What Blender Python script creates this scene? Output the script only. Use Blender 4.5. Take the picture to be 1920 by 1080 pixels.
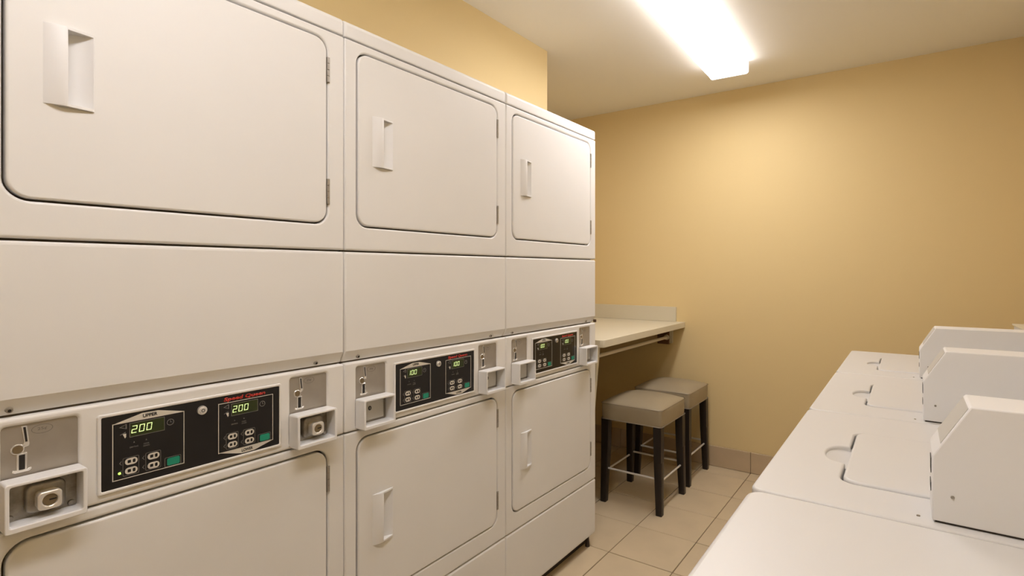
import bpy, bmesh, math
from mathutils import Vector, Matrix

# ------------------------------------------------------------------ scene reset
for o in list(bpy.data.objects):
    bpy.data.objects.remove(o, do_unlink=True)
scene = bpy.context.scene
COL = scene.collection

# ------------------------------------------------------------------ camera
FPX, YAW, CAM_H, CAM_X, HORIZON, PPX = 1005.457, 0.5910, 1.3005, 1.2444, 507.95, 1031.86
cam_d = bpy.data.cameras.new('camera')
cam_d.sensor_width = 36.0
cam_d.lens = FPX / 1920.0 * 36.0
cam_d.shift_x = (960.0 - PPX) / 1920.0
cam_d.shift_y = (HORIZON - 540.0) / 1920.0
cam_d.clip_start = 0.02
cam = bpy.data.objects.new('camera', cam_d)
COL.objects.link(cam)
cam.location = (CAM_X, 0.0, CAM_H)
cam.rotation_euler = (math.pi / 2, 0, YAW)
scene.camera = cam

# ------------------------------------------------------------------ world and exposure
world = bpy.data.worlds.new('world')
scene.world = world
world.use_nodes = True
world.node_tree.nodes['Background'].inputs['Color'].default_value = (1.0, 0.93, 0.85, 1)
world.node_tree.nodes['Background'].inputs['Strength'].default_value = 0.0
scene.view_settings.view_transform = 'Standard'
scene.view_settings.look = 'None'
scene.view_settings.gamma = 1.0
scene.view_settings.use_curve_mapping = False
scene.view_settings.exposure = 0.07
LAMP_FAR, LAMP_FAR_SIDE = 22.8, 5.2        # lens bottom / ribbed lens sides
LAMP_NEAR, LAMP_NEAR_SIDE = 16.5, 13.0
LAMP_COLOR = (1.0, 0.965, 0.985, 1)

# ------------------------------------------------------------------ materials
MATS = {}
def mat(name, color, rough=0.5, metal=0.0, bump=0.0, bump_scale=200.0, var=0.0, var_scale=4.0,
        emit=0.0, spec=0.5, var_color=None, coat=0.0):
    m = bpy.data.materials.new(name)
    m.use_nodes = True
    nt = m.node_tree
    b = nt.nodes['Principled BSDF']
    c = (color[0], color[1], color[2], 1)
    b.inputs['Base Color'].default_value = c
    b.inputs['Roughness'].default_value = rough
    b.inputs['Metallic'].default_value = metal
    b.inputs['Specular IOR Level'].default_value = spec
    b.inputs['Coat Weight'].default_value = coat
    if emit > 0:
        b.inputs['Emission Color'].default_value = c
        b.inputs['Emission Strength'].default_value = emit
    tc = nt.nodes.new('ShaderNodeTexCoord')
    if var > 0:
        n = nt.nodes.new('ShaderNodeTexNoise')
        n.inputs['Scale'].default_value = var_scale
        n.inputs['Detail'].default_value = 4
        nt.links.new(tc.outputs['Object'], n.inputs['Vector'])
        mx = nt.nodes.new('ShaderNodeMix')
        mx.data_type = 'RGBA'
        vc = var_color or tuple(x * (1 - var) for x in color)
        mx.inputs[6].default_value = c
        mx.inputs[7].default_value = (vc[0], vc[1], vc[2], 1)
        r = nt.nodes.new('ShaderNodeMapRange')
        r.inputs[1].default_value = 0.35
        r.inputs[2].default_value = 0.7
        nt.links.new(n.outputs['Fac'], r.inputs[0])
        nt.links.new(r.outputs[0], mx.inputs[0])
        nt.links.new(mx.outputs[2], b.inputs['Base Color'])
    if bump > 0:
        n2 = nt.nodes.new('ShaderNodeTexNoise')
        n2.inputs['Scale'].default_value = bump_scale
        n2.inputs['Detail'].default_value = 2
        nt.links.new(tc.outputs['Object'], n2.inputs['Vector'])
        bp = nt.nodes.new('ShaderNodeBump')
        bp.inputs['Strength'].default_value = bump
        bp.inputs['Distance'].default_value = 0.002
        nt.links.new(n2.outputs['Fac'], bp.inputs['Height'])
        nt.links.new(bp.outputs['Normal'], b.inputs['Normal'])
    MATS[name] = m
    return m

mat('wall_paint', (0.77, 0.605, 0.315), 0.6, bump=0.12, bump_scale=160, spec=0.25)
mat('ceiling_paint', (0.90, 0.875, 0.815), 0.8, bump=0.12, bump_scale=120, spec=0.2)
mat('tile', (0.64, 0.515, 0.34), 0.42, var=0.10, var_scale=5.0, bump=0.03, bump_scale=60)
mat('grout', (0.20, 0.145, 0.09), 0.9)
mat('base_tile', (0.58, 0.445, 0.285), 0.5, var=0.10, var_scale=6)
mat('enamel', (0.80, 0.785, 0.76), 0.42, bump=0.015, bump_scale=350, var=0.03, var_scale=3, spec=0.4)
mat('washer_enamel', (0.665, 0.65, 0.63), 0.38, bump=0.012, bump_scale=350, spec=0.4)
mat('plastic', (0.81, 0.80, 0.79), 0.4, spec=0.4)
mat('console_plastic', (0.80, 0.78, 0.75), 0.4, spec=0.4)
mat('gap_shade', (0.30, 0.26, 0.22), 0.8)  # shade inside panel seams and lid gaps, put into the colour
mat('toe_black', (0.035, 0.022, 0.014), 0.7)
mat('panel_black', (0.010, 0.008, 0.007), 0.22)
mat('print_white', (0.66, 0.62, 0.54), 0.5)
mat('print_dim', (0.19, 0.18, 0.16), 0.5)
mat('print_black', (0.012, 0.010, 0.009), 0.5)
mat('print_red', (0.62, 0.035, 0.02), 0.5)
mat('button_green', (0.01, 0.27, 0.17), 0.45)
mat('lcd_glass', (0.030, 0.040, 0.008), 0.15)
mat('lcd_digit', (0.72, 0.90, 0.38), 0.4, emit=0.75)
mat('led_green', (0.45, 1.0, 0.12), 0.4, emit=1.6)
mat('chrome', (0.86, 0.83, 0.78), 0.22, metal=0.6)
mat('rung_steel', (0.80, 0.77, 0.72), 0.3, metal=0.45)
mat('satin_steel', (0.42, 0.385, 0.335), 0.42, metal=0.55, var=0.08, var_scale=30)
mat('dull_steel', (0.40, 0.37, 0.32), 0.35, metal=0.8, var=0.45, var_scale=55)
mat('brass', (0.26, 0.20, 0.12), 0.35, metal=0.7)
mat('rust', (0.10, 0.05, 0.02), 0.7)
mat('laminate', (0.67, 0.615, 0.475), 0.45, spec=0.35)
mat('laminate_edge', (0.62, 0.56, 0.42), 0.5, spec=0.35)
mat('wood_brown', (0.17, 0.075, 0.03), 0.6, var=0.3, var_scale=14)
mat('rod_white', (0.72, 0.64, 0.52), 0.35)
mat('leather', (0.36, 0.295, 0.195), 0.42, bump=0.10, bump_scale=420, var=0.08, var_scale=6)
mat('leather_seam', (0.22, 0.18, 0.125), 0.6)
mat('dark_wood', (0.016, 0.010, 0.008), 0.35, spec=0.4)
mat('grey_plate', (0.56, 0.54, 0.50), 0.4, spec=0.4)
mat('lamp_white', (0.85, 0.83, 0.80), 0.5)

def lamp_mat(name, strength):
    m = bpy.data.materials.new(name)
    m.use_nodes = True
    b = m.node_tree.nodes['Principled BSDF']
    b.inputs['Base Color'].default_value = (0.9, 0.88, 0.84, 1)
    b.inputs['Roughness'].default_value = 0.4
    b.inputs['Emission Color'].default_value = LAMP_COLOR
    b.inputs['Emission Strength'].default_value = strength
    MATS[name] = m
lamp_mat('lamp_far', LAMP_FAR)
lamp_mat('lamp_near', LAMP_NEAR)
lamp_mat('lamp_cap', 2.2)
lamp_mat('lamp_far_side', LAMP_FAR_SIDE)
lamp_mat('lamp_near_side', LAMP_NEAR_SIDE)

# ------------------------------------------------------------------ helpers
def smooth(me, deg=32):
    me.shade_smooth()
    me.set_sharp_from_angle(angle=math.radians(deg))
    # keep large flat faces truly flat: crease the edge where a rolled rim leaves them
    flat = {}
    for p in me.polygons:
        n = p.normal
        isf = max(abs(n.x), abs(n.y), abs(n.z)) > 0.99996
        for li in p.loop_indices:
            flat.setdefault(me.loops[li].edge_index, []).append((isf, p.area))
    for ei, fs in flat.items():
        if len(fs) == 2 and fs[0][0] != fs[1][0]:
            me.edges[ei].use_edge_sharp = True

def obj(name, me, m, parent=None, loc=None):
    o = bpy.data.objects.new(name, me)
    COL.objects.link(o)
    if m and not me.materials:
        me.materials.append(MATS[m])
    if parent:
        o.parent = parent
    if loc:
        o.location = loc
    return o

def empty(name, loc, label, category, group=None, rz=0.0):
    o = bpy.data.objects.new(name, None)
    o.empty_display_size = 0.1
    COL.objects.link(o)
    o.location = loc
    o.rotation_euler = (0, 0, rz)
    o['label'] = label
    o['category'] = category
    if group:
        o['group'] = group
    return o

def struct(o):
    o['kind'] = 'structure'
    return o

def box_bm(bm, x0, x1, y0, y1, z0, z1, r=0.0, seg=2):
    vs = [bm.verts.new((x, y, z)) for x in (x0, x1) for y in (y0, y1) for z in (z0, z1)]
    f = []
    for idx in ((0, 1, 3, 2), (4, 6, 7, 5), (0, 4, 5, 1), (2, 3, 7, 6), (0, 2, 6, 4), (1, 5, 7, 3)):
        f.append(bm.faces.new([vs[i] for i in idx]))
    if r > 0:
        es = set(e for fa in f for e in fa.edges)
        bmesh.ops.bevel(bm, geom=list(es), offset=r, segments=seg, profile=0.5, affect='EDGES')

def finish(bm, name, deg=32):
    bmesh.ops.recalc_face_normals(bm, faces=bm.faces)
    me = bpy.data.meshes.new(name)
    bm.to_mesh(me)
    bm.free()
    smooth(me, deg)
    return me

def box(name, x0, x1, y0, y1, z0, z1, r=0.0, seg=2):
    bm = bmesh.new()
    box_bm(bm, x0, x1, y0, y1, z0, z1, r, seg)
    return finish(bm, name)

def tube_bm(bm, p0, p1, r0, r1=None, n=16, cap=True):
    p0, p1 = Vector(p0), Vector(p1)
    r1 = r0 if r1 is None else r1
    d = (p1 - p0).normalized()
    a = d.orthogonal().normalized()
    b = d.cross(a)
    A, B = [], []
    for i in range(n):
        t = 2 * math.pi * i / n
        q = a * math.cos(t) + b * math.sin(t)
        A.append(bm.verts.new(p0 + q * r0))
        B.append(bm.verts.new(p1 + q * r1))
    for i in range(n):
        j = (i + 1) % n
        bm.faces.new((A[i], A[j], B[j], B[i]))
    if cap:
        bm.faces.new(A[::-1])
        bm.faces.new(B)

def tube(name, p0, p1, r0, r1=None, n=16):
    bm = bmesh.new()
    tube_bm(bm, p0, p1, r0, r1, n)
    return finish(bm, name)

def rr(a0, b0, a1, b1, r, n=6):
    """rounded rectangle, counter-clockwise"""
    pts = []
    for cx, cy, s in ((a1 - r, b0 + r, -90), (a1 - r, b1 - r, 0), (a0 + r, b1 - r, 90), (a0 + r, b0 + r, 180)):
        for i in range(n + 1):
            t = math.radians(s + 90.0 * i / n)
            pts.append((cx + r * math.cos(t), cy + r * math.sin(t)))
    return pts

def ell(ca, cb, ra, rb, n=24):
    return [(ca + ra * math.cos(2 * math.pi * i / n), cb + rb * math.sin(2 * math.pi * i / n)) for i in range(n)]

FRONT = 'front'     # (a,b,c) -> x=c, y=a, z=b  : panels facing +x
FLAT = 'flat'       # (a,b,c) -> x=a, y=b, z=c  : panels facing +z
SIDE = 'side'       # (a,b,c) -> x=a, z=b, y=-c : panels facing -y
def remap(me, mode):
    for v in me.vertices:
        a, b, c = v.co
        if mode == FRONT:
            v.co = (c, a, b)
        elif mode == SIDE:
            v.co = (a, -c, b)

def slab(name, outer, holes=(), t=0.01, r=0.0, mode=FRONT, front=0.0, res=2):
    """plate with holes and rolled edges; its face lies at `front`, body of thickness t behind it"""
    cu = bpy.data.curves.new('tmp', 'CURVE')
    cu.dimensions = '2D'
    cu.fill_mode = 'BOTH'
    cu.extrude = max(t / 2 - r, 0.00001)
    cu.bevel_depth = r
    cu.bevel_resolution = res
    cu.offset = -r
    if outer and isinstance(outer[0][0], (list, tuple)):
        loops = [list(l) for l in outer]
    else:
        loops = [list(outer)]
    loops += [list(reversed(h)) for h in holes]
    for lp in loops:
        s = cu.splines.new('POLY')
        s.points.add(len(lp) - 1)
        for p, q in zip(s.points, lp):
            p.co = (q[0], q[1], 0, 1)
        s.use_cyclic_u = True
    o = bpy.data.objects.new('tmp', cu)
    COL.objects.link(o)
    dg = bpy.context.evaluated_depsgraph_get()
    me = bpy.data.meshes.new_from_object(o.evaluated_get(dg))
    bpy.data.objects.remove(o)
    bpy.data.curves.remove(cu)
    me.name = name
    for v in me.vertices:
        v.co.z += front - t / 2
    bm = bmesh.new()
    bm.from_mesh(me)
    bmesh.ops.remove_doubles(bm, verts=bm.verts, dist=1e-6)
    bmesh.ops.recalc_face_normals(bm, faces=bm.faces)
    bm.to_mesh(me)
    bm.free()
    remap(me, mode)
    smooth(me)
    return me

def text(name, s, ca, cb, w, h, front, mode=FRONT, bold=0.0, shear=0.0, t=0.0004):
    cu = bpy.data.curves.new('tmp', 'FONT')
    cu.body = s
    cu.size = 1
    cu.align_x = 'LEFT'
    cu.offset = bold
    cu.shear = shear
    cu.resolution_u = 3
    cu.extrude = 0.0
    o = bpy.data.objects.new('tmp', cu)
    COL.objects.link(o)
    dg = bpy.context.evaluated_depsgraph_get()
    me = bpy.data.meshes.new_from_object(o.evaluated_get(dg))
    bpy.data.objects.remove(o)
    bpy.data.curves.remove(cu)
    me.name = name
    xs = [v.co.x for v in me.vertices]
    ys = [v.co.y for v in me.vertices]
    x0, x1, y0, y1 = min(xs), max(xs), min(ys), max(ys)
    for v in me.vertices:
        v.co.x = ca + ((v.co.x - x0) / (x1 - x0) - 0.5) * w
        v.co.y = cb + ((v.co.y - y0) / (y1 - y0) - 0.5) * h
        v.co.z = 0
    bm = bmesh.new()
    bm.from_mesh(me)
    g = bmesh.ops.extrude_face_region(bm, geom=list(bm.faces))
    for v in g['geom']:
        if isinstance(v, bmesh.types.BMVert):
            v.co.z += t
    for v in bm.verts:
        v.co.z += front - t
    bmesh.ops.recalc_face_normals(bm, faces=bm.faces)
    bm.to_mesh(me)
    bm.free()
    remap(me, mode)
    return me

def profile_panel(name, prof, y0, y1, r):
    """sheet following an (x,z) profile, its two vertical edges rolled back with radius r"""
    bm = bmesh.new()
    st = []
    n = 5
    for i in range(n + 1):
        a = math.pi / 2 * i / n
        st.append((y0 + r * (1 - math.cos(a)), r * (1 - math.sin(a))))
    st += [(y1 - (q[0] - y0), q[1]) for q in reversed(st)]
    rows = []
    xb = min(p[0] for p in prof)
    for y, ins in st:
        rows.append([bm.verts.new((max(x - ins, xb) if x > -0.026 else x, y, z)) for x, z in prof])
    for i in range(len(rows) - 1):
        for j in range(len(prof) - 1):
            bm.faces.new((rows[i][j], rows[i + 1][j], rows[i + 1][j + 1], rows[i][j + 1]))
    bm.faces.new(rows[0])
    bm.faces.new(rows[-1][::-1])
    k = len(prof) - 1
    for i in range(len(rows) - 1):
        bm.faces.new((rows[i][k], rows[i + 1][k], rows[i + 1][0], rows[i][0]))
    bmesh.ops.remove_doubles(bm, verts=bm.verts, dist=1e-6)
    return finish(bm, name, 24)

CACHE = {}
def cached(key, fn):
    if key not in CACHE:
        CACHE[key] = fn()
    return CACHE[key]

# ------------------------------------------------------------------ the room
X_L, X_R, Y_N, Y_F, Z_C = -1.00, 1.80, -1.75, 3.587, 2.487
SOFFIT_X, SOFFIT_Y = -0.385, 2.398
T = 0.10
struct(obj('floor', box('floor', X_L - T, X_R + T, Y_N - T, Y_F + T, -0.12, -0.003), 'grout'))
floor = bpy.data.objects['floor']
# floor tiles, laid on the grid seen in the picture
TX, TY, TS = 0.0854, 2.8286, 0.3079
GAP = 0.0022
tile_full = None
ix0 = math.floor((X_L - TX) / TS)
ix1 = math.ceil((X_R - TX) / TS)
iy0 = math.floor((Y_N - TY) / TS)
iy1 = math.ceil((Y_F - TY) / TS)
tile_cache = {}
for i in range(ix0, ix1):
    for j in range(iy0, iy1):
        a0 = max(TX + i * TS + GAP, X_L); a1 = min(TX + (i + 1) * TS - GAP, X_R)
        b0 = max(TY + j * TS + GAP, Y_N); b1 = min(TY + (j + 1) * TS - GAP, Y_F)
        if a1 - a0 < 0.01 or b1 - b0 < 0.01:
            continue
        key = (round(a1 - a0, 4), round(b1 - b0, 4))
        if key not in tile_cache:
            me = slab('tile', rr(0, 0, key[0], key[1], 0.001, 1), t=0.008, r=0.0012, mode=FLAT, front=0.0, res=0)
            me.materials.append(MATS['tile'])
            tile_cache[key] = me
        obj('tile', tile_cache[key], None, floor, (a0, b0, 0.0005 * (((i * 7 + j * 13) % 5) - 2) * 0.4))

struct(obj('ceiling', box('ceiling', X_L - T, X_R + T, Y_N - T, Y_F + T, Z_C, Z_C + T), 'ceiling_paint'))
struct(obj('wall_far', box('wall_far', X_L - T, X_R + T, Y_F, Y_F + T, -0.003, Z_C), 'wall_paint'))
struct(obj('wall_near', box('wall_near', X_L - T, X_R + T, Y_N - T, Y_N, -0.003, Z_C), 'wall_paint'))
struct(obj('wall_left', box('wall_left', X_L - T, X_L, Y_N, Y_F, -0.003, Z_C), 'wall_paint'))
struct(obj('wall_right', box('wall_right', X_R, X_R + T, Y_N, Y_F, -0.003, Z_C), 'wall_paint'))
# bulkhead over the dryers and the short wall that closes their bay
bm = bmesh.new()
box_bm(bm, X_L, SOFFIT_X, Y_N, SOFFIT_Y, 1.99, Z_C)
box_bm(bm, X_L, SOFFIT_X, 2.265, SOFFIT_Y, 0.0, 1.99)
struct(obj('wall_bulkhead', finish(bm, 'wall_bulkhead'), 'wall_paint'))
# tiled skirting on the far and right walls, piece by piece
BB_H = 0.134
bb = struct(obj('baseboard_far', box('baseboard_far', X_L, X_R, Y_F - 0.004, Y_F, 0.0, BB_H - 0.002), 'grout'))
bx = TX + ix0 * TS
me_bb = None
x = TX - 4 * TS
while x < X_R - 0.02:
    a0, a1 = max(x + 0.0012, X_L), min(x + TS - 0.0012, X_R)
    obj('skirting_tile', slab('skirting_tile', rr(a0, 0.001, a1, BB_H, 0.001, 1), t=0.010, r=0.0015, mode=SIDE, front=-(Y_F - 0.012), res=1) if False else
        box('skirting_tile', a0, a1, Y_F - 0.012, Y_F - 0.004, 0.0015, BB_H, 0.0015, 1), 'base_tile', bb)
    x += TS
bbr = struct(obj('baseboard_right', box('baseboard_right', X_R - 0.004, X_R, Y_N, Y_F - 0.013, 0.0, BB_H - 0.002), 'grout'))
y = TY - 15 * TS
while y < Y_F - 0.03:
    a0, a1 = max(y + 0.0012, Y_N), min(y + TS - 0.0012, Y_F - 0.013)
    if a1 - a0 > 0.02:
        obj('skirting_tile', box('skirting_tile', X_R - 0.012, X_R - 0.004, a0, a1, 0.0015, BB_H, 0.0015, 1), 'base_tile', bbr)
    y += TS
bbl = struct(obj('baseboard_left', box('baseboard_left', X_L, X_L + 0.004, SOFFIT_Y, Y_F - 0.013, 0.0, BB_H - 0.002), 'grout'))
y = SOFFIT_Y
while y < Y_F - 0.03:
    a0, a1 = y + 0.0012, min(y + TS - 0.0012, Y_F - 0.013)
    if a1 - a0 > 0.02:
        obj('skirting_tile', box('skirting_tile', X_L + 0.004, X_L + 0.012, a0, a1, 0.0015, BB_H, 0.0015, 1), 'base_tile', bbl)
    y += TS

# ------------------------------------------------------------------ ceiling lights
def lamp(loc, rz, mname, label):
    e = empty('ceiling_light', loc, label, 'ceiling light', 'fluorescent strip lights on the ceiling', rz)
    L, w, hh = 1.22, 0.106, 0.068
    obj('housing', box('housing', -0.08, 0.08, -L / 2 + 0.01, L / 2 - 0.01, -0.020, -0.0005, 0.002), 'lamp_white', e)
    # wrap-around acrylic lens: trough profile drawn along its length
    prof = [(-w, -0.002), (-w, -hh + 0.012), (-w + 0.004, -hh + 0.004), (-w + 0.012, -hh), (w - 0.012, -hh),
            (w - 0.004, -hh + 0.004), (w, -hh + 0.012), (w, -0.002)]
    inner = [(x * 0.975, z + 0.0025 if z < -0.03 else z) for x, z in prof]
    bm = bmesh.new()
    ring = prof + inner[::-1]
    A = [bm.verts.new((x, -L / 2 + 0.006, z)) for x, z in ring]
    B = [bm.verts.new((x, L / 2 - 0.006, z)) for x, z in ring]
    n = len(ring)
    for i in range(n):
        bm.faces.new((A[i], A[(i + 1) % n], B[(i + 1) % n], B[i]))
    bm.faces.new(A[::-1]); bm.faces.new(B)
    dm = finish(bm, 'diffuser')
    dm.materials.append(MATS[mname])
    dm.materials.append(MATS[mname + '_side'])
    for p in dm.polygons:
        p.material_index = 0 if p.normal.z < -0.5 else 1
    obj('diffuser', dm, None, e)
    for s in (-1, 1):
        bm = bmesh.new()
        pp = [(x * 1.012, z - 0.0015 if z < -0.03 else -0.001) for x, z in prof]
        A = [bm.verts.new((x, s * L / 2, z)) for x, z in pp]
        B = [bm.verts.new((x, s * (L / 2 - 0.006), z)) for x, z in pp]
        n = len(pp)
        for i in range(n):
            bm.faces.new((A[i], A[(i + 1) % n], B[(i + 1) % n], B[i]))
        bm.faces.new(A[::-1]); bm.faces.new(B)
        obj('end_cap', finish(bm, 'end_cap'), 'lamp_cap', e)
    return e
lamp((0.397, 2.53, Z_C), math.radians(1.7), 'lamp_far', 'white fluorescent strip light on the ceiling, glowing, in view above the aisle')
lamp((0.85, 0.25, Z_C), math.radians(1.7), 'lamp_near', 'white fluorescent strip light on the ceiling overhead, nearest the camera')

# ------------------------------------------------------------------ stacked dryers
DW = 0.683
DY0 = 0.8756 - DW

def seg7(ch, a, b, w, h, t):
    segs = {'0': 'abcdef', '1': 'bc', '2': 'abged'}[ch]
    P = []
    hw, sh = t / 2, 0.12
    def q(x0, y0, x1, y1):
        pts = [(x0, y0), (x1, y0), (x1, y1), (x0, y1)]
        P.append([(a + x + sh * y, b + y) for x, y in pts])
    m = h / 2
    g = t * 0.35
    if 'a' in segs: q(g, h - t, w - g, h)
    if 'd' in segs: q(g, 0, w - g, t)
    if 'g' in segs: q(g, m - hw, w - g, m + hw)
    if 'f' in segs: q(0, m + g, t, h - g)
    if 'e' in segs: q(0, g, t, m - g)
    if 'b' in segs: q(w - t, m + g, w, h - g)
    if 'c' in segs: q(w - t, g, w, m - g)
    return P

def polys_mesh(name, polys, front, t=0.0004):
    bm = bmesh.new()
    for p in polys:
        A = [bm.verts.new((front, y, z)) for y, z in p]
        B = [bm.verts.new((front - t, y, z)) for y, z in p]
        bm.faces.new(A); bm.faces.new(B[::-1])
        n = len(p)
        for i in range(n):
            bm.faces.new((A[i], B[i], B[(i + 1) % n], A[(i + 1) % n]))
    return finish(bm, name)

HAND_Y0, HAND_Y1, HAND_H = 0.088, 0.158, 0.070
def handle_mesh(zc):
    """moulded pull: low lip swelling from the left over a pocket sunk into the door, open to the right"""
    y0, y1, z0, z1 = HAND_Y0, HAND_Y1, zc - HAND_H, zc + HAND_H
    base, ry, rx = 0.0016, 0.1175, 0.0125
    bm = bmesh.new()
    def prism(pts, zA, zB, squash=None):
        rows = []
        lv = [(zA, 1.0), (zB, 1.0)] if squash is None else [(zA, squash), (zA + 0.004, 1.0), (zB - 0.004, 1.0), (zB, squash)]
        for z, f in lv:
            rows.append([bm.verts.new((base + (x - base) * f if x > base else x, y, z)) for y, x in pts])
        n = len(pts)
        for k in range(len(rows) - 1):
            for i in range(n):
                j = (i + 1) % n
                bm.faces.new((rows[k][i], rows[k][j], rows[k + 1][j], rows[k + 1][i]))
        bm.faces.new(rows[0][::-1]); bm.faces.new(rows[-1])
    lip = []
    for i in range(7):
        q = i / 6.0
        lip.append((y0 + (ry - y0) * q, base + (rx - base) * math.sin(q * math.pi / 2)))
    lip += [(ry + 0.0014, rx - 0.0010), (ry + 0.0012, rx - 0.0032), (ry - 0.003, 0.000), (ry - 0.004, -0.0175), (ry - 0.0062, -0.0175), (ry - 0.0062, base), (y0, base)]
    prism(lip, z0, z1, 0.86)
    # pocket floor, rising to the right rim
    prism([(ry - 0.006, -0.0182), (ry - 0.006, -0.0170), (ry + 0.004, -0.0165), (y1 - 0.006, 0.0005), (y1 - 0.0015, 0.0042), (y1, 0.0036), (y1, base), (y1 - 0.006, base - 0.003), (ry + 0.005, -0.0182)], z0 + 0.003, z1 - 0.003)
    # end walls, falling from the lip to the rim
    for zA, zB in ((z0, z0 + 0.0045), (z1 - 0.0045, z1)):
        prism([(ry - 0.005, -0.0180), (ry - 0.005, rx * 0.84), (ry + 0.002, rx * 0.84), (ry + 0.020, rx * 0.62), (y1 - 0.002, 0.0046), (y1, 0.0036), (y1, base), (y1 - 0.005, -0.002), (ry + 0.006, -0.0180)], zA, zB)
    return finish(bm, 'handle', 40)

def hinge_mesh(zc):
    bm = bmesh.new()
    box_bm(bm, -0.004, 0.0012, 0.6315, 0.6395, zc - 0.033, zc + 0.033)
    for k in (-0.024, -0.008, 0.008, 0.024):
        tube_bm(bm, (0.0015, 0.6345, zc + k - 0.007), (0.0015, 0.6345, zc + k + 0.007), 0.0032, n=10)
    return finish(bm, 'hinge')

DOOR_A, DOOR_B = 0.0420, 0.6305
UP_Z0, UP_Z1 = 1.4235, 1.894
LO_Z0, LO_Z1 = 0.3855, 0.8415
GP = 0.0042

def door(parent, name, z0, z1, hz, key):
    d = obj(name, cached(key, lambda: slab('door', rr(DOOR_A, z0, DOOR_B, z1, 0.033, 8), [rr(0.1085, hz - HAND_H + 0.001, HAND_Y1 - 0.0025, hz + HAND_H - 0.001, 0.002, 2)], t=0.020, r=0.0040, front=0.0015, res=3)), 'enamel', parent)
    obj('handle', cached(key + 'h', lambda: handle_mesh(hz)), 'plastic', d)
    for k, q in ((0, z1 - 0.0765), (1, z0 + 0.081)):
        obj('hinge', cached(key + 'hinge%d' % k, lambda q=q: hinge_mesh(q)), 'satin_steel', d)
    return d

def outline(loop_out, inset):
    (a0, b0, a1, b1) = loop_out
    return [(a0, b0), (a1, b0), (a1, b1), (a0, b1)], [(a0 + inset, b0 + inset), (a1 - inset, b0 + inset), (a1 - inset, b1 - inset), (a0 + inset, b1 - inset)]

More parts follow.
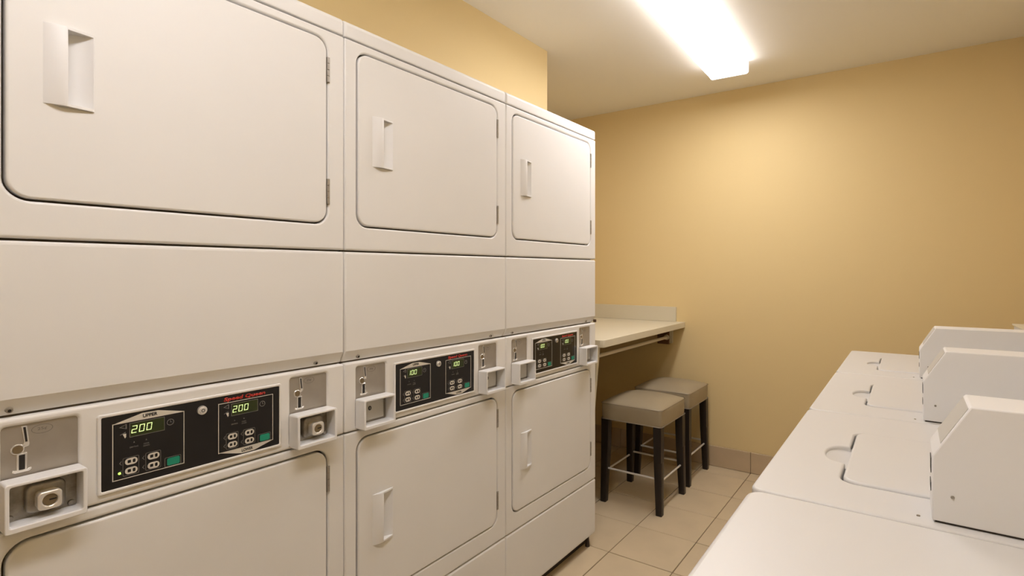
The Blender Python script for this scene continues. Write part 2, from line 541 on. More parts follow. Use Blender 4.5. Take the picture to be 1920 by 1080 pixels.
def control_panel(parent, digits, tag):
    FX = 0.0026
    bez = obj('panel_bezel', cached('bezel', lambda: slab('panel_bezel', rr(0.1625, 0.8845, 0.5095, 1.0335, 0.004, 3), [rr(0.168, 0.8905, 0.5045, 1.0275, 0.002, 2)], t=0.010, r=0.0018, front=0.0042)), 'console_plastic', parent)
    p = obj('control_panel', cached('panel', lambda: slab('control_panel', rr(0.1665, 0.889, 0.506, 1.029, 0.002, 2), t=0.010, r=0.0, front=FX)), 'panel_black', parent)
    p['label'] = 'black control panel with two lit displays and a red maker name'
    g = FX + 0.0003
    for s, nm in ((0.0, 'UPPER'), (0.1853, 'LOWER')):
        def mk_frame(s=s, nm=nm):
            o, i = outline((0.1845 + s, 0.9045, 0.3045 + s, 1.0122), 0.0013)
            return slab('panel_outline', o, [i], t=0.0004, front=g)
        obj('panel_outline', cached('fr' + nm, mk_frame), 'print_white', p)
        if nm == 'UPPER':
            ban = [(0.1865, 1.0120), (0.3040, 1.0120), (0.2585, 1.0236), (0.2320, 1.0240)]
            tc = (0.2450, 1.0180)
        else:
            ban = [(0.3705, 0.9055), (0.4185, 0.8928), (0.4465, 0.8928), (0.4893, 0.9050)]
            tc = (0.4310, 0.8990)
        obj('panel_banner', cached('ban' + nm, lambda ban=ban: slab('panel_banner', ban, t=0.0004, front=g)), 'print_white', p)
        obj('panel_lettering', cached('txt' + nm, lambda tc=tc, nm=nm: text('panel_lettering', nm, tc[0], tc[1], 0.0245, 0.0066, g + 0.0003, bold=0.03)), 'print_black', p)
        # display window
        dz = -0.001 if s else 0.0
        def lcd_frame(s=s, dz=dz):
            o, i = outline((0.2112 + s, 0.9813 + dz, 0.2695 + s, 1.0085 + dz), 0.0008)
            return slab('display_frame', o, [i], t=0.0005, front=g + 0.0002)
        obj('display_frame', cached('lcdf' + nm, lcd_frame), 'print_dim', p)
        obj('display', cached('lcd' + nm, lambda s=s, dz=dz: slab('display', rr(0.2118 + s, 0.9818 + dz, 0.2690 + s, 1.0080 + dz, 0.0006, 1), t=0.0004, front=g)), 'lcd_glass', p)
        for k, ch in enumerate(digits):
            obj('display_digit', cached('dig%d' % k + nm + ch, lambda s=s, dz=dz, k=k, ch=ch: polys_mesh('display_digit',
                seg7(ch, 0.2138 + s + k * 0.0122, 0.9885 + dz, 0.0086, 0.0140, 0.00125), g + 0.0004)), 'lcd_digit', p)
        # clock symbol, flow symbols, indicator marks
        def icons(s=s, dz=dz):
            bm = bmesh.new()
            me = slab('panel_symbols', [ell(0.2797 + s, 0.995 + dz, 0.0064, 0.0064), ], [ell(0.2797 + s, 0.995 + dz, 0.0053, 0.0053)], t=0.0004, front=g)
            bm.from_mesh(me)
            def poly(pts):
                A = [bm.verts.new((g, y + s, z + dz)) for y, z in pts]
                B = [bm.verts.new((g - 0.0004, y + s, z + dz)) for y, z in pts]
                bm.faces.new(A); bm.faces.new(B[::-1])
                for i in range(len(pts)):
                    j = (i + 1) % len(pts)
                    bm.faces.new((A[i], B[i], B[j], A[j]))
            poly([(0.2793, 0.995), (0.2801, 0.995), (0.2801, 0.9993), (0.2793, 0.9993)])
            poly([(0.2793, 0.9946), (0.2825, 0.9946), (0.2825, 0.9954), (0.2793, 0.9954)])
            poly([(0.195, 1.0035), (0.206, 1.0085), (0.206, 1.0075), (0.197, 1.0035)])
            poly([(0.195, 1.0035), (0.197, 1.0035), (0.206, 1.0000), (0.206, 0.9990)])
            poly([(0.205, 0.9990), (0.2068, 0.9990), (0.2068, 1.0085), (0.205, 1.0085)])
            poly([(0.196, 0.9895), (0.205, 0.9935), (0.205, 0.9920), (0.197, 0.9888)])
            for cy in (0.2185, 0.2385):
                poly([(cy - 0.0012, 0.9695), (cy + 0.0012, 0.9695), (cy, 0.9725)])
            return finish(bm, 'panel_symbols')
        obj('panel_symbols', cached('ico' + nm, icons), 'print_dim', p)['kind'] = 'stuff'
        obj('panel_symbols', cached('ico2' + nm, lambda s=s, dz=dz: slab('panel_symbols', [(0.2005 + s, 0.9900 + dz), (0.2040 + s, 0.9815 + dz), (0.2058 + s, 0.9835 + dz), (0.2060 + s, 0.9905 + dz)], t=0.0004, front=g)), 'print_white', p)
        for k, (tt, cy, cz, ww) in enumerate((('DRYING', 0.2185, 0.9620, 0.0135), ('COOL', 0.2387, 0.9632, 0.0095), ('DOWN', 0.2387, 0.9590, 0.0100))):
            obj('panel_lettering', cached('tiny%d' % k + nm, lambda tt=tt, cy=cy, cz=cz, ww=ww, s=s: text('panel_lettering', tt, cy + s, cz, ww, 0.0026, g)), 'print_dim', p)
        # membrane keys
        for k, (cy, cz) in enumerate(((0.2140, 0.9357), (0.2140, 0.9180), (0.2505, 0.9354), (0.2505, 0.9172))):
            obj('button', cached('btn%d' % k + nm, lambda cy=cy, cz=cz, s=s: slab('button', [rr(cy - 0.0100 + s, cz - 0.0062, cy + 0.0100 + s, cz + 0.0062, 0.0058, 5)],
                [rr(cy - 0.0060 + s, cz - 0.0030, cy - 0.0005 + s, cz + 0.0030, 0.0010, 2), rr(cy + 0.0022 + s, cz - 0.0036, cy + 0.0068 + s, cz + 0.0036, 0.0018, 3)], t=0.0008, r=0.0, front=g + 0.0004)), 'print_white', p)
        for k, (a0, a1) in enumerate(((0.2005, 0.2265), (0.2370, 0.2630))):
            def kb(a0=a0, a1=a1, s=s):
                return slab('key_outline', rr(a0 + s, 0.9095, a1 + s, 0.9440, 0.002, 2), [rr(a0 + 0.0007 + s, 0.9102, a1 - 0.0007 + s, 0.9433, 0.0015, 2)], t=0.0004, front=g)
            obj('key_outline', cached('kb%d' % k + nm, kb), 'print_dim', p)
            def brk(a0=a0, s=s):
                P = []
                for z in (0.9357, 0.9177):
                    P.append([(a0 - 0.0055 + s, z), (a0 - 0.0015 + s, z + 0.0045), (a0 - 0.0015 + s, z + 0.0035), (a0 - 0.0040 + s, z)])
                    P.append([(a0 - 0.0055 + s, z), (a0 - 0.0040 + s, z), (a0 - 0.0015 + s, z - 0.0035), (a0 - 0.0015 + s, z - 0.0045)])
                return polys_mesh('key_outline', P, g)
            obj('key_outline', cached('brk%d' % k + nm, brk), 'print_dim', p)['kind'] = 'stuff'
        gb = obj('start_button', cached('green' + nm, lambda s=s: slab('start_button', rr(0.2738 + s, 0.9082, 0.2962 + s, 0.9228, 0.0030, 4), t=0.0010, r=0.0, front=g + 0.0006)), 'button_green', p)
        gb['label'] = 'green start button'
        def go(s=s):
            return slab('key_outline', rr(0.2695 + s, 0.9060, 0.2985 + s, 0.9250, 0.002, 2), [rr(0.2702 + s, 0.9067, 0.2978 + s, 0.9243, 0.0015, 2)], t=0.0004, front=g)
        obj('key_outline', cached('go' + nm, go), 'print_dim', p)
    if digits == '200':
        obj('indicator_light', slab('indicator_light', ell(0.1955, 0.9172, 0.0023, 0.0023, 14), t=0.0010, front=g + 0.0005), 'led_green', p)
    red = obj('maker_name', cached('red', lambda: text('maker_name', 'Speed Queen', 0.4262, 1.0180, 0.0905, 0.0108, g + 0.0002, bold=0.035, shear=0.15)), 'print_red', p)
    red['label'] = 'red maker name lettering'
    # keyed lock on the panel
    def lock():
        bm = bmesh.new()
        tube_bm(bm, (FX, 0.3376, 1.0066), (FX + 0.004, 0.3376, 1.0066), 0.0095, 0.0090, 20)
        tube_bm(bm, (FX + 0.004, 0.3376, 1.0066), (FX + 0.0065, 0.3376, 1.0066), 0.0066, 0.0062, 20)
        return finish(bm, 'key_lock')
    obj('key_lock', cached('klock', lock), 'chrome', p)
    def slot():
        return slab('key_slot', ell(0.3376, 1.0066, 0.0036, 0.0036, 16), [ell(0.3376, 1.0066, 0.0022, 0.0022, 12)], t=0.0004, front=FX + 0.0068)
    obj('key_slot', cached('kslot', slot), 'print_black', p)

def coin_unit(parent, s, kind, key):
    """slotted coin plate above, white collection box below; s = offset along the console"""
    pl = obj('coin_plate', cached('cplate' + key, lambda: slab('coin_plate', rr(0.034 + s, 0.948, 0.139 + s, 1.043, 0.003, 2), t=0.004, front=-0.0045)), 'satin_steel', parent)
    X = -0.0045
    def chute():
        L1 = [(0.0618 + s, 1.0372), (0.0690 + s, 1.0372), (0.0722 + s, 1.0060), (0.0712 + s, 1.0022), (0.0665 + s, 1.0010), (0.0630 + s, 1.0040), (0.0655 + s, 1.0095)]
        L2 = ell(0.0573 + s, 0.9995, 0.0088, 0.0088, 20)
        L3 = [(0.0560 + s, 0.9640), (0.0510 + s, 0.9655), (0.0500 + s, 0.9620), (0.0540 + s, 0.9595), (0.0715 + s, 0.9595), (0.0750 + s, 0.9625), (0.0740 + s, 0.9660), (0.0690 + s, 0.9640), (0.0690 + s, 0.9920), (0.0560 + s, 0.9920)]
        bm = bmesh.new()
        for l in (L1, L2, L3):
            bm.from_mesh(slab('c', l, t=0.002, r=0.0005, front=X + 0.0015, res=0))
        return finish(bm, 'coin_slot')
    obj('coin_slot', cached('chute' + key, chute), 'chrome', pl)
    for k, P in enumerate(([(0.0640 + s, 1.0355), (0.0672 + s, 1.0355), (0.0696 + s, 1.0105), (0.0668 + s, 1.0105)],
                           [(0.0588 + s, 0.9645), (0.0664 + s, 0.9645), (0.0664 + s, 0.9895), (0.0588 + s, 0.9895)])):
        obj('slot_opening', cached('slotd%d' % k + key, lambda P=P: polys_mesh('slot_opening', [P], X + 0.0019)), 'print_black', pl)
    obj('coin_window', cached('cwin' + key, lambda: slab('coin_window', ell(0.0573 + s, 0.9995, 0.0068, 0.0068, 18), t=0.0004, front=X + 0.0019)), 'brass', pl)
    obj('price_mark', cached('oval' + key, lambda: slab('price_mark', ell(0.0885 + s, 1.0275, 0.0140, 0.0078, 28), [ell(0.0885 + s, 1.0275, 0.0133, 0.0071, 28)], t=0.0004, front=X + 0.0003)), 'print_dim', pl)
    obj('price_mark', cached('p25' + key, lambda: text('price_mark', '25\u00a2', 0.0885 + s, 1.0275, 0.0120, 0.0062, X + 0.0004)), 'print_dim', pl)
    # collection box: a white hood open to the front
    a0, a1 = 0.0335 + s, 0.1385 + s
    hood = obj('coin_box', cached('hood' + key, lambda: slab('coin_box', rr(a0, 0.8735, a1, 0.9545, 0.004, 3),
        [rr(a0 + 0.0060, 0.8830, a1 - 0.0060, 0.9490, 0.003, 3)], t=0.0390, r=0.0016, front=0.0390)), 'plastic', parent)
    if kind == 'lock':
        bp = obj('vault_plate', cached('vp' + key, lambda: slab('vault_plate', rr(a0 + 0.002, 0.878, a1 - 0.002, 0.9515, 0.003, 2), t=0.004, r=0.0, front=0.003)), 'dull_steel', parent)
        cy, cz = a0 + 0.0570, 0.9125
        def boss():
            bm = bmesh.new()
            bm.from_mesh(slab('c', rr(cy - 0.0270, cz - 0.0225, cy + 0.0250, cz + 0.0260, 0.010, 5), t=0.014, r=0.004, front=0.0150))
            return finish(bm, 'lock_boss')
        obj('lock_boss', cached('boss' + key, boss), 'dull_steel', bp)
        obj('lock_collar', cached('lring' + key, lambda: slab('lock_collar', rr(cy - 0.0160, cz - 0.0160, cy + 0.0160, cz + 0.0150, 0.007, 5), [ell(cy, cz - 0.0005, 0.0098, 0.0098)], t=0.020, r=0.0022, front=0.0330)), 'chrome', bp)
        obj('lock_core', cached('lcore' + key, lambda: tube('lock_core', (0.014, cy, cz - 0.0005), (0.0305, cy, cz - 0.0005), 0.0094, n=22)), 'brass', bp)
        obj('key_slot', cached('lslot' + key, lambda: slab('key_slot', rr(cy - 0.0010, cz - 0.0015, cy + 0.0085, cz + 0.0010, 0.0005, 1), t=0.0005, front=0.0309)), 'print_black', bp)
        for i, (yy, zz) in enumerate(((a0 + 0.0125, 0.8885), (a1 - 0.0135, 0.8885), (a0 + 0.0125, 0.9405), (a1 - 0.0135, 0.9405))):
            obj('screw', cached('vs%d' % i + key, lambda yy=yy, zz=zz: tube('screw', (0.002, yy, zz), (0.0065, yy, zz), 0.0056, 0.0046, 14)), 'dull_steel', bp)
    else:
        bp = obj('vault_door', cached('vd' + key, lambda: slab('vault_door', rr(a0 + 0.007, 0.8900, a1 - 0.016, 0.9485, 0.002, 2), t=0.006, r=0.001, front=0.006)), 'grey_plate', parent)
        obj('vault_recess', cached('vr' + key, lambda: slab('vault_recess', rr(a0 + 0.002, 0.878, a1 - 0.002, 0.9515, 0.002, 2), t=0.003, front=-0.001)), 'satin_steel', parent)
        cy, cz = a0 + 0.042, 0.922
        obj('keyhole', cached('kh' + key, lambda: slab('keyhole', ell(cy, cz, 0.0052, 0.0062, 18), t=0.0010, front=0.0068)), 'print_black', bp)
        obj('key_slot', cached('kh2' + key, lambda: slab('key_slot', ell(cy, cz, 0.0014, 0.0034, 12), t=0.0006, front=0.0072)), 'satin_steel', bp)

def dryer(i, digits, vault, label):
    e = empty('stacked_dryer', (0, DY0 + i * DW, 0), label, 'dryer', 'stacked coin dryers in a row')
    A, B = 0.0008, DW - 0.0008
    obj('cabinet', cached('body', lambda: box('cabinet', -0.695, -0.030, 0.003, DW - 0.003, 0.048, 1.9640, 0.004)), 'enamel', e)
    obj('seam_shade_sheet', cached('inner', lambda: slab('seam_shade_sheet', rr(0.004, 0.052, DW - 0.004, 1.940, 0.002, 1), t=0.004, front=-0.0255)), 'gap_shade', e)  # dark sheet added behind the panels so their seams read as shaded
    obj('toe_base', cached('toe', lambda: box('toe_base', -0.66, -0.045, 0.015, DW - 0.015, 0.0005, 0.048)), 'toe_black', e)
    for k, yy in enumerate((0.045, DW - 0.040)):
        obj('levelling_foot', cached('foot%d' % k, lambda yy=yy: tube('levelling_foot', (-0.022, yy, 0.0006), (-0.022, yy, 0.052), 0.011, 0.007, 14)), 'toe_black', e)
    top = [(-0.029, 1.9235), (-0.004, 1.9235), (-0.001, 1.9245), (0.0, 1.9275), (0.0, 1.955), (-0.0012, 1.9600), (-0.0045, 1.9645), (-0.009, 1.9670), (-0.015, 1.968), (-0.69, 1.968), (-0.69, 1.9645)]
    obj('top_cap', cached('cap', lambda: profile_panel('top_cap', top + [(-0.0295, 1.9645)], A, B, 0.008)), 'enamel', e)
    obj('front_panel', cached('upf', lambda: slab('front_panel', rr(A, 1.3555, B, 1.9200, 0.004, 3),
        [rr(DOOR_A - GP, UP_Z0 - GP, DOOR_B + GP, UP_Z1 + GP, 0.036, 8)], t=0.024, r=0.0050, res=4)), 'enamel', e)
    door(e, 'upper_door', UP_Z0, UP_Z1, 1.661, 'updoor')
    mid = [(-0.029, 1.3515), (-0.007, 1.3515), (-0.003, 1.3505), (-0.001, 1.348), (0.0, 1.344), (0.0, 1.0865), (-0.0150, 1.0585), (-0.029, 1.0575)]
    m = obj('middle_panel', cached('mid', lambda: profile_panel('middle_panel', mid, A, B, 0.006)), 'enamel', e)
    for k, yy in enumerate((0.048, 0.606)):
        obj('screw', cached('mscr%d' % k, lambda yy=yy: tube('screw', (-0.012, yy, 1.0685), (-0.0055, yy, 1.0665), 0.0058, 0.0045, 14)), 'satin_steel', m)
        obj('screw_recess', cached('mscrr%d' % k, lambda yy=yy: tube('screw_recess', (-0.012, yy, 1.0685), (-0.0046, yy, 1.0662), 0.0024, 0.0024, 10)), 'print_black', m)
    s2 = 0.4965
    obj('console', cached('console', lambda: slab('console', rr(A, 0.8695, B, 1.0545, 0.005, 3),
        [rr(0.037, 0.8800, 0.136, 1.0400, 0.006, 4), rr(0.037 + s2, 0.8800, 0.136 + s2, 1.0400, 0.006, 4), rr(0.166, 0.888, 0.506, 1.030, 0.003, 2)],
        t=0.022, r=0.0055, res=3)), 'console_plastic', e)
    coin_unit(e, 0.0, vault, 'L' + vault)
    coin_unit(e, s2, vault, 'R' + vault)
    control_panel(e, digits, str(i))
    obj('front_panel', cached('lof', lambda: slab('front_panel', rr(A, 0.3165, B, 0.8660, 0.004, 3),
        [rr(DOOR_A - GP, LO_Z0 - GP, DOOR_B + GP, LO_Z1 + GP, 0.036, 8)], t=0.024, r=0.0050, res=4)), 'enamel', e)
    door(e, 'lower_door', LO_Z0, LO_Z1, 0.606, 'lodoor')
    kick = [(-0.029, 0.3130), (-0.007, 0.3130), (-0.003, 0.312), (-0.001, 0.3095), (0.0, 0.306), (0.0, 0.066), (-0.003, 0.058), (-0.009, 0.0535), (-0.029, 0.052)]
    obj('kick_panel', cached('kick', lambda: profile_panel('kick_panel', kick, A, B, 0.006)), 'enamel', e)
    if i == 2:
        obj('corner_bolt', box('corner_bolt', -0.012, 0.003, DW - 0.004, DW + 0.003, 1.056, 1.070, 0.002), 'rust', e)
    return e

dryer(0, '200', 'lock', 'white stacked dryer nearest the camera, its displays reading 200, with square metal locks')
dryer(1, '100', 'plain', 'white stacked dryer in the middle of the row of three')
dryer(2, '100', 'plain', 'white stacked dryer at the far end of the row, beside the folding counter')

# ------------------------------------------------------------------ top-loading washers
WX, WY, WW, WZ = 1.010, 0.979, 0.655, 0.919

def washer_body(e, plain):
    A, B = 0.001, WW - 0.001
    obj('cabinet', cached('wcab', lambda: box('cabinet', 0.006, 0.685, A + 0.002, B - 0.002, 0.060, WZ - 0.0315, 0.004)), 'washer_enamel', e)
    obj('toe_base', cached('wtoe', lambda: box('toe_base', 0.05, 0.66, 0.02, WW - 0.02, 0.0005, 0.0595)), 'toe_black', e)
    obj('front_panel', cached('wfront', lambda: box('front_panel', 0.0, 0.0055, A + 0.003, B - 0.003, 0.075, WZ - 0.040, 0.0025)), 'washer_enamel', e)

def opening():
    """lid opening with the finger scoop bulging out of its front edge"""
    pts = []
    x0, x1, y0, y1, r, n = 0.127, 0.502, 0.121, 0.477, 0.030, 7
    for cx, cy, s in ((x1 - r, y0 + r, -90), (x1 - r, y1 - r, 0), (x0 + r, y1 - r, 90)):
        for i in range(n + 1):
            t = math.radians(s + 90.0 * i / n)
            pts.append((cx + r * math.cos(t), cy + r * math.sin(t)))
    for i in range(13):
        t = math.pi * i / 12
        pts.append((x0 - 0.040 * math.sin(t) ** 0.8, 0.290 + 0.058 * math.cos(t)))
    for i in range(n + 1):
        t = math.radians(180 + 90.0 * i / n)
        pts.append((x0 + r + r * math.cos(t), y0 + r + r * math.sin(t)))
    return pts

def scoop():
    bm = bmesh.new()
    G = []
    for i in range(9):
        u = i / 8.0
        row = []
        for j in range(13):
            v = j / 12.0
            x = 0.078 + (0.138 - 0.078) * u
            y = 0.290 + 0.068 * (2 * v - 1)
            d = 0.0025 + 0.012 * (1 - (1 - u) ** 1.6) * (1 - 0.5 * abs(2 * v - 1) ** 2)
            row.append(bm.verts.new((x, y, WZ - d)))
        G.append(row)
    for i in range(8):
        for j in range(12):
            bm.faces.new((G[i][j], G[i + 1][j], G[i + 1][j + 1], G[i][j + 1]))
    g = bmesh.ops.extrude_face_region(bm, geom=list(bm.faces))
    for v in g['geom']:
        if isinstance(v, bmesh.types.BMVert):
            v.co.z = WZ - 0.029
    return finish(bm, 'finger_scoop', 50)

def meter_case(e):
    """narrow coin case with a sloping face, standing on the washer's rear left"""
    y0, y1 = 0.021, 0.121
    prof = [(0.262, 0.9220), (0.560, 0.9220), (0.560, 1.1000), (0.3085, 1.1000), (0.262, 1.0200)]
    bm = bmesh.new()
    A = [bm.verts.new((x, y0, z)) for x, z in prof]
    B = [bm.verts.new((x, y1, z)) for x, z in prof]
    n = len(prof)
    for i in range(n):
        j = (i + 1) % n
        bm.faces.new((A[i], A[j], B[j], B[i]))
    bm.faces.new(A[::-1]); bm.faces.new(B)
    bmesh.ops.bevel(bm, geom=list(bm.edges), offset=0.0022, segments=2, profile=0.5, affect='EDGES')
    return finish(bm, 'coin_case')

def case_face():
    d = Vector((0.3085 - 0.262, 0, 0.08)).normalized()
    nrm = Vector((-d.z, 0, d.x))
    bm = bmesh.new()
    p0 = Vector((0.262, 0, 1.0200)) + d * 0.022
    p1 = Vector((0.262, 0, 1.0200)) + d * 0.088
    vs = []
    for off in (-0.0005, 0.0010):
        for p in (p0, p1):
            for y in (0.025, 0.117):
                q = p + nrm * off
                vs.append(bm.verts.new((q.x, y, q.z)))
    for idx in ((0, 1, 3, 2), (4, 6, 7, 5), (0, 4, 5, 1), (2, 3, 7, 6), (0, 2, 6, 4), (1, 5, 7, 3)):
        bm.faces.new([vs[i] for i in idx])
    return finish(bm, 'slide_plate')

def washer(k, label, plain=False):
    e = empty('washing_machine', (WX, WY + (k - 1) * WW, 0), label, 'washing machine', None if plain else 'top loading washers in a row')
    washer_body(e, plain)
    A, B = 0.001, WW - 0.001
    if plain:
        obj('top_panel', slab('top_panel', rr(0.0, A, 0.69, B, 0.028, 6), t=0.031, r=0.008, mode=FLAT, front=WZ, res=4), 'washer_enamel', e)
        return e
    obj('top_panel', cached('wtop', lambda: slab('top_panel', rr(0.0, A, 0.69, B, 0.018, 5), [opening()], t=0.031, r=0.0045, mode=FLAT, front=WZ, res=3)), 'washer_enamel', e)
    obj('lid_well', cached('well', lambda: box('lid_well', 0.115, 0.515, 0.108, 0.490, WZ - 0.0315, WZ - 0.029)), 'gap_shade', e)
    obj('finger_scoop', cached('scoop', scoop), 'washer_enamel', e)
    obj('lid', cached('lid', lambda: slab('lid', rr(0.1310, 0.1250, 0.498, 0.473, 0.028, 7), t=0.024, r=0.0055, mode=FLAT, front=WZ + 0.0025, res=4)), 'washer_enamel', e)
    c = obj('coin_case', cached('case', lambda: meter_case(e)), 'plastic', e)
    obj('slide_plate', cached('cface', case_face), 'grey_plate', c)
    obj('case_gap_shade', cached('casegap', lambda: box('case_gap_shade', 0.266, 0.556, 0.024, 0.118, WZ + 0.0003, 0.9222)), 'toe_black', c)  # black strip standing in for the shade in the gap below the case
    for j, (x, z) in enumerate(((0.287, 0.962), (0.50, 0.962))):
        obj('screw', cached('cs%d' % j, lambda x=x, z=z: tube('screw', (x, 0.0215, z), (x, 0.0195, z), 0.0028, 0.0022, 10)), 'dull_steel', c)
    for j, (y, z0, z1) in enumerate(((0.050, 0.985, 1.008), (0.055, 0.955, 0.968))):
        obj('coin_slot', cached('cslot%d' % j, lambda y=y, z0=z0, z1=z1: box('coin_slot', 0.2610, 0.2640, y, y + 0.030, z0, z1)), 'print_black', c)
    obj('screw', cached('tops', lambda: tube('screw', (0.245, 0.034, WZ - 0.001), (0.245, 0.034, WZ + 0.0015), 0.003, 0.0022, 10)), 'dull_steel', e)
    def rear():
        bm = bmesh.new()
        box_bm(bm, 0.594, 0.684, 0.006, WW - 0.006, WZ + 0.0003, 1.074, 0.004)
        return finish(bm, 'rear_console')
    rc = obj('rear_console', cached('rear', rear), 'washer_enamel', e)
    obj('console_cap', cached('rcap', lambda: box('console_cap', 0.588, 0.686, 0.003, WW - 0.003, 1.074, 1.080, 0.002)), 'laminate', rc)
    return e

washer(0, 'white machine with a plain flat top and no lid, nearest the camera', plain=True)
washer(1, 'white top-loading washer, nearest of the three with a lid and coin case')
washer(2, 'white top-loading washer, middle of the three with a lid and coin case')
washer(3, 'white top-loading washer, farthest of the row, nearest the yellow wall')

# ------------------------------------------------------------------ folding counter in the alcove
ct = empty('folding_counter', (-0.52, 3.0, 0.0), 'cream laminate folding counter in the alcove beyond the dryers', 'counter')
def local(o, e):
    o.matrix_parent_inverse = Matrix.Translation(-Vector(e.location))
    return o
out = [(X_L + 0.002, 2.402), (-0.064, 2.402), (-0.050, 2.408), (-0.044, 2.420), (-0.044, Y_F - 0.001), (X_L + 0.002, Y_F - 0.001)]
local(obj('worktop', slab('worktop', out, t=0.038, r=0.002, mode=FLAT, front=0.948), 'laminate', ct), ct)
local(obj('backsplash', box('backsplash', X_L + 0.002, -0.1034, Y_F - 0.020, Y_F - 0.001, 0.9483, 1.050, 0.002), 'laminate', ct), ct)
bm = bmesh.new()
pan = [(-0.384, 0.12), (-0.145, 0.12), (-0.073, 0.9095), (-0.384, 0.9095)]
Av = [bm.verts.new((x, 2.4005, z)) for x, z in pan]
Bv = [bm.verts.new((x, 2.4205, z)) for x, z in pan]
for i in range(4):
    j = (i + 1) % 4
    bm.faces.new((Av[i], Av[j], Bv[j], Bv[i]))
bm.faces.new(Av[::-1]); bm.faces.new(Bv)
local(obj('support_bracket', finish(bm, 'support_bracket'), 'laminate_edge', ct), ct)

rod = empty('hanging_rod', (-0.165, 3.0, 0.836), 'cream hanging rod under the folding counter, held by a brown wall block', 'rod')
local(obj('rod', tube('rod', (-0.165, 2.421, 0.838), (-0.165, 3.556, 0.838), 0.0105, n=18), 'rod_white', rod), rod)
blk = local(obj('wall_block', box('wall_block', -0.235, -0.150, 3.556, 3.5865, 0.790, 0.9095, 0.002), 'wood_brown', rod), rod)
local(obj('block_lit_side', box('block_lit_side', -0.1495, -0.128, 3.566, 3.5865, 0.797, 0.9095, 0.001), 'laminate_edge', rod), rod)  # cream strip added to paint the lit side face of the block
local(obj('rod_socket', tube('rod_socket', (-0.165, 3.545, 0.838), (-0.165, 3.5565, 0.838), 0.017, 0.019, 18), 'rod_white', rod), rod)

# ------------------------------------------------------------------ stools
def seat_mesh(hx, hy, z0, z1, crown):
    bm = bmesh.new()
    n = 14
    G = []
    def f(t):                                   # denser rows near the rim
        return math.copysign(1 - (1 - abs(t)) ** 1.5, t)
    for i in range(n + 1):
        row = []
        for j in range(n + 1):
            u = f(2 * i / n - 1); v = f(2 * j / n - 1)
            k = (1 - abs(u) ** 2.6) * (1 - abs(v) ** 2.6)
            # rounded plan corners
            sx = hx - 0.010 * abs(v) ** 10
            sy = hy - 0.010 * abs(u) ** 10
            row.append(bm.verts.new((u * sx, v * sy, z1 + crown * k ** 0.75)))
        G.append(row)
    for i in range(n):
        for j in range(n):
            bm.faces.new((G[i][j], G[i + 1][j], G[i + 1][j + 1], G[i][j + 1]))
    rim = [G[i][0] for i in range(n)] + [G[n][j] for j in range(n)] + [G[n - i][n] for i in range(n)] + [G[0][n - j] for j in range(n)]
    prev = rim
    lv = [(z1 - 0.004, 1.010), (z1 - 0.020, 1.016), ((z0 + z1) / 2, 1.018), (z0 + 0.015, 1.012), (z0, 1.0)]
    for z, s in lv:
        cur = [bm.verts.new((v.co.x * s, v.co.y * s, z)) for v in rim]
        for i in range(len(rim)):
            j = (i + 1) % len(rim)
            bm.faces.new((prev[i], prev[j], cur[j], cur[i]))
        prev = cur
    bm.faces.new(prev[::-1])
    return finish(bm, 'seat', 50)

def piping_mesh(hx, hy, z, r, s=1.014):
    bm = bmesh.new()
    loop = rr(-hx * s, -hy * s, hx * s, hy * s, 0.020, 6)
    n = len(loop)
    rings = []
    for i in range(n):
        p = Vector((loop[i][0], loop[i][1], z))
        t = (Vector(loop[(i + 1) % n]) - Vector(loop[i - 1])).normalized()
        nr = Vector((t.y, -t.x, 0))
        rings.append([bm.verts.new(p + nr * r * math.cos(a) + Vector((0, 0, 1)) * r * math.sin(a)) for a in [2 * math.pi * k / 6 for k in range(6)]])
    for i in range(n):
        for k in range(6):
            a, b = rings[i], rings[(i + 1) % n]
            bm.faces.new((a[k], b[k], b[(k + 1) % 6], a[(k + 1) % 6]))
    return finish(bm, 'piping', 60)

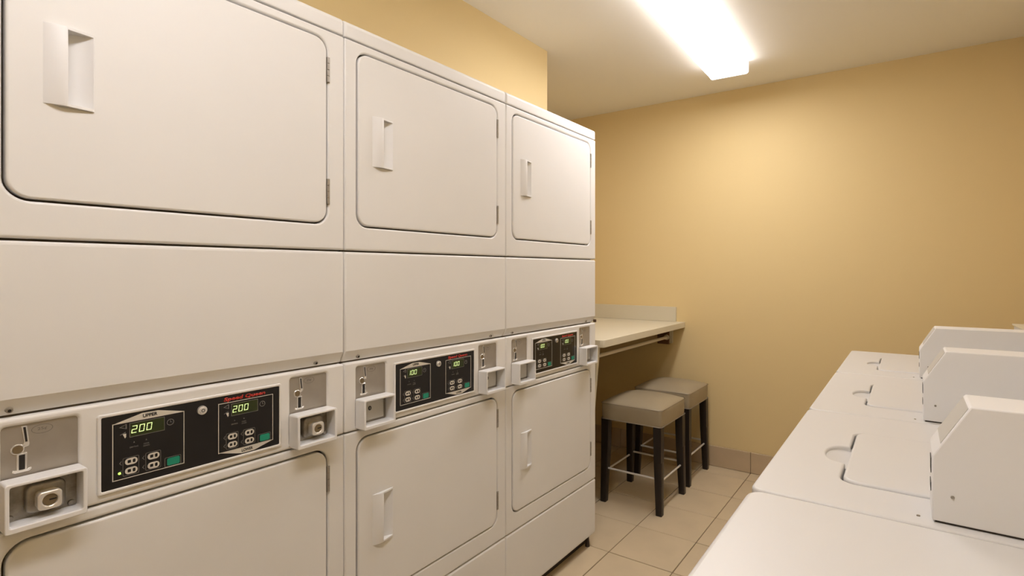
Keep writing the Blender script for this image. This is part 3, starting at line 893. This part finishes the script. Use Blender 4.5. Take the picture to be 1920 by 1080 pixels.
def leg_mesh(sx, sy, hx, hy, z1):
    """square leg, tapering to the foot and splayed a little"""
    bm = bmesh.new()
    tw, bw = 0.046, 0.033
    ox, oy = sx * (hx - 0.003), sy * (hy - 0.003)
    rows = []
    for z, w, sh in ((0.0005, bw, 0.004), (0.28, bw + 0.008, 0.0), (z1, tw, 0.0)):
        cx, cy = ox + sx * sh - sx * w / 2, oy + sy * sh - sy * w / 2
        rows.append([bm.verts.new((cx + a * w / 2, cy + b * w / 2, z)) for a, b in ((-1, -1), (1, -1), (1, 1), (-1, 1))])
    for k in range(2):
        for i in range(4):
            j = (i + 1) % 4
            bm.faces.new((rows[k][i], rows[k][j], rows[k + 1][j], rows[k + 1][i]))
    bm.faces.new(rows[0][::-1]); bm.faces.new(rows[2])
    ed = [e for e in bm.edges if abs((e.verts[0].co - e.verts[1].co).z) > 0.1]
    bmesh.ops.bevel(bm, geom=ed, offset=0.0025, segments=2, profile=0.5, affect='EDGES')
    return finish(bm, 'leg')

def stool(loc, label):
    e = empty('bar_stool', loc, label, 'stool', 'grey leather stools by the counter')
    hx, hy, z0, z1 = 0.182, 0.186, 0.468, 0.560
    seat = obj('seat', cached('seat', lambda: seat_mesh(hx, hy, z0, z1, 0.034)), 'leather', e)
    obj('piping', cached('pipe1', lambda: piping_mesh(hx, hy, z1 - 0.003, 0.0015, 1.004)), 'leather_seam', seat)
    obj('nail_trim', cached('pipe2', lambda: piping_mesh(hx, hy, z0 + 0.002, 0.0022, 1.004)), 'satin_steel', seat)
    for sx in (-1, 1):
        for sy in (-1, 1):
            obj('leg', cached('leg%d%d' % (sx, sy), lambda sx=sx, sy=sy: leg_mesh(sx, sy, hx, hy, z0)), 'dark_wood', e)
    for s in (-1, 1):
        obj('rung', cached('rx%d' % s, lambda s=s: tube('rung', (-hx + 0.03, s * (hy - 0.020), 0.188), (hx - 0.03, s * (hy - 0.020), 0.188), 0.0055, n=12)), 'rung_steel', e)
        obj('rung', cached('ry%d' % s, lambda s=s: tube('rung', (s * (hx - 0.020), -hy + 0.03, 0.170), (s * (hx - 0.020), hy - 0.03, 0.170), 0.0055, n=12)), 'rung_steel', e)
    return e
stool((-0.028, 2.862, 0), 'grey leather stool with dark legs standing nearer the dryers')
stool((-0.038, 3.325, 0), 'grey leather stool with dark legs standing against the yellow wall, behind the other')
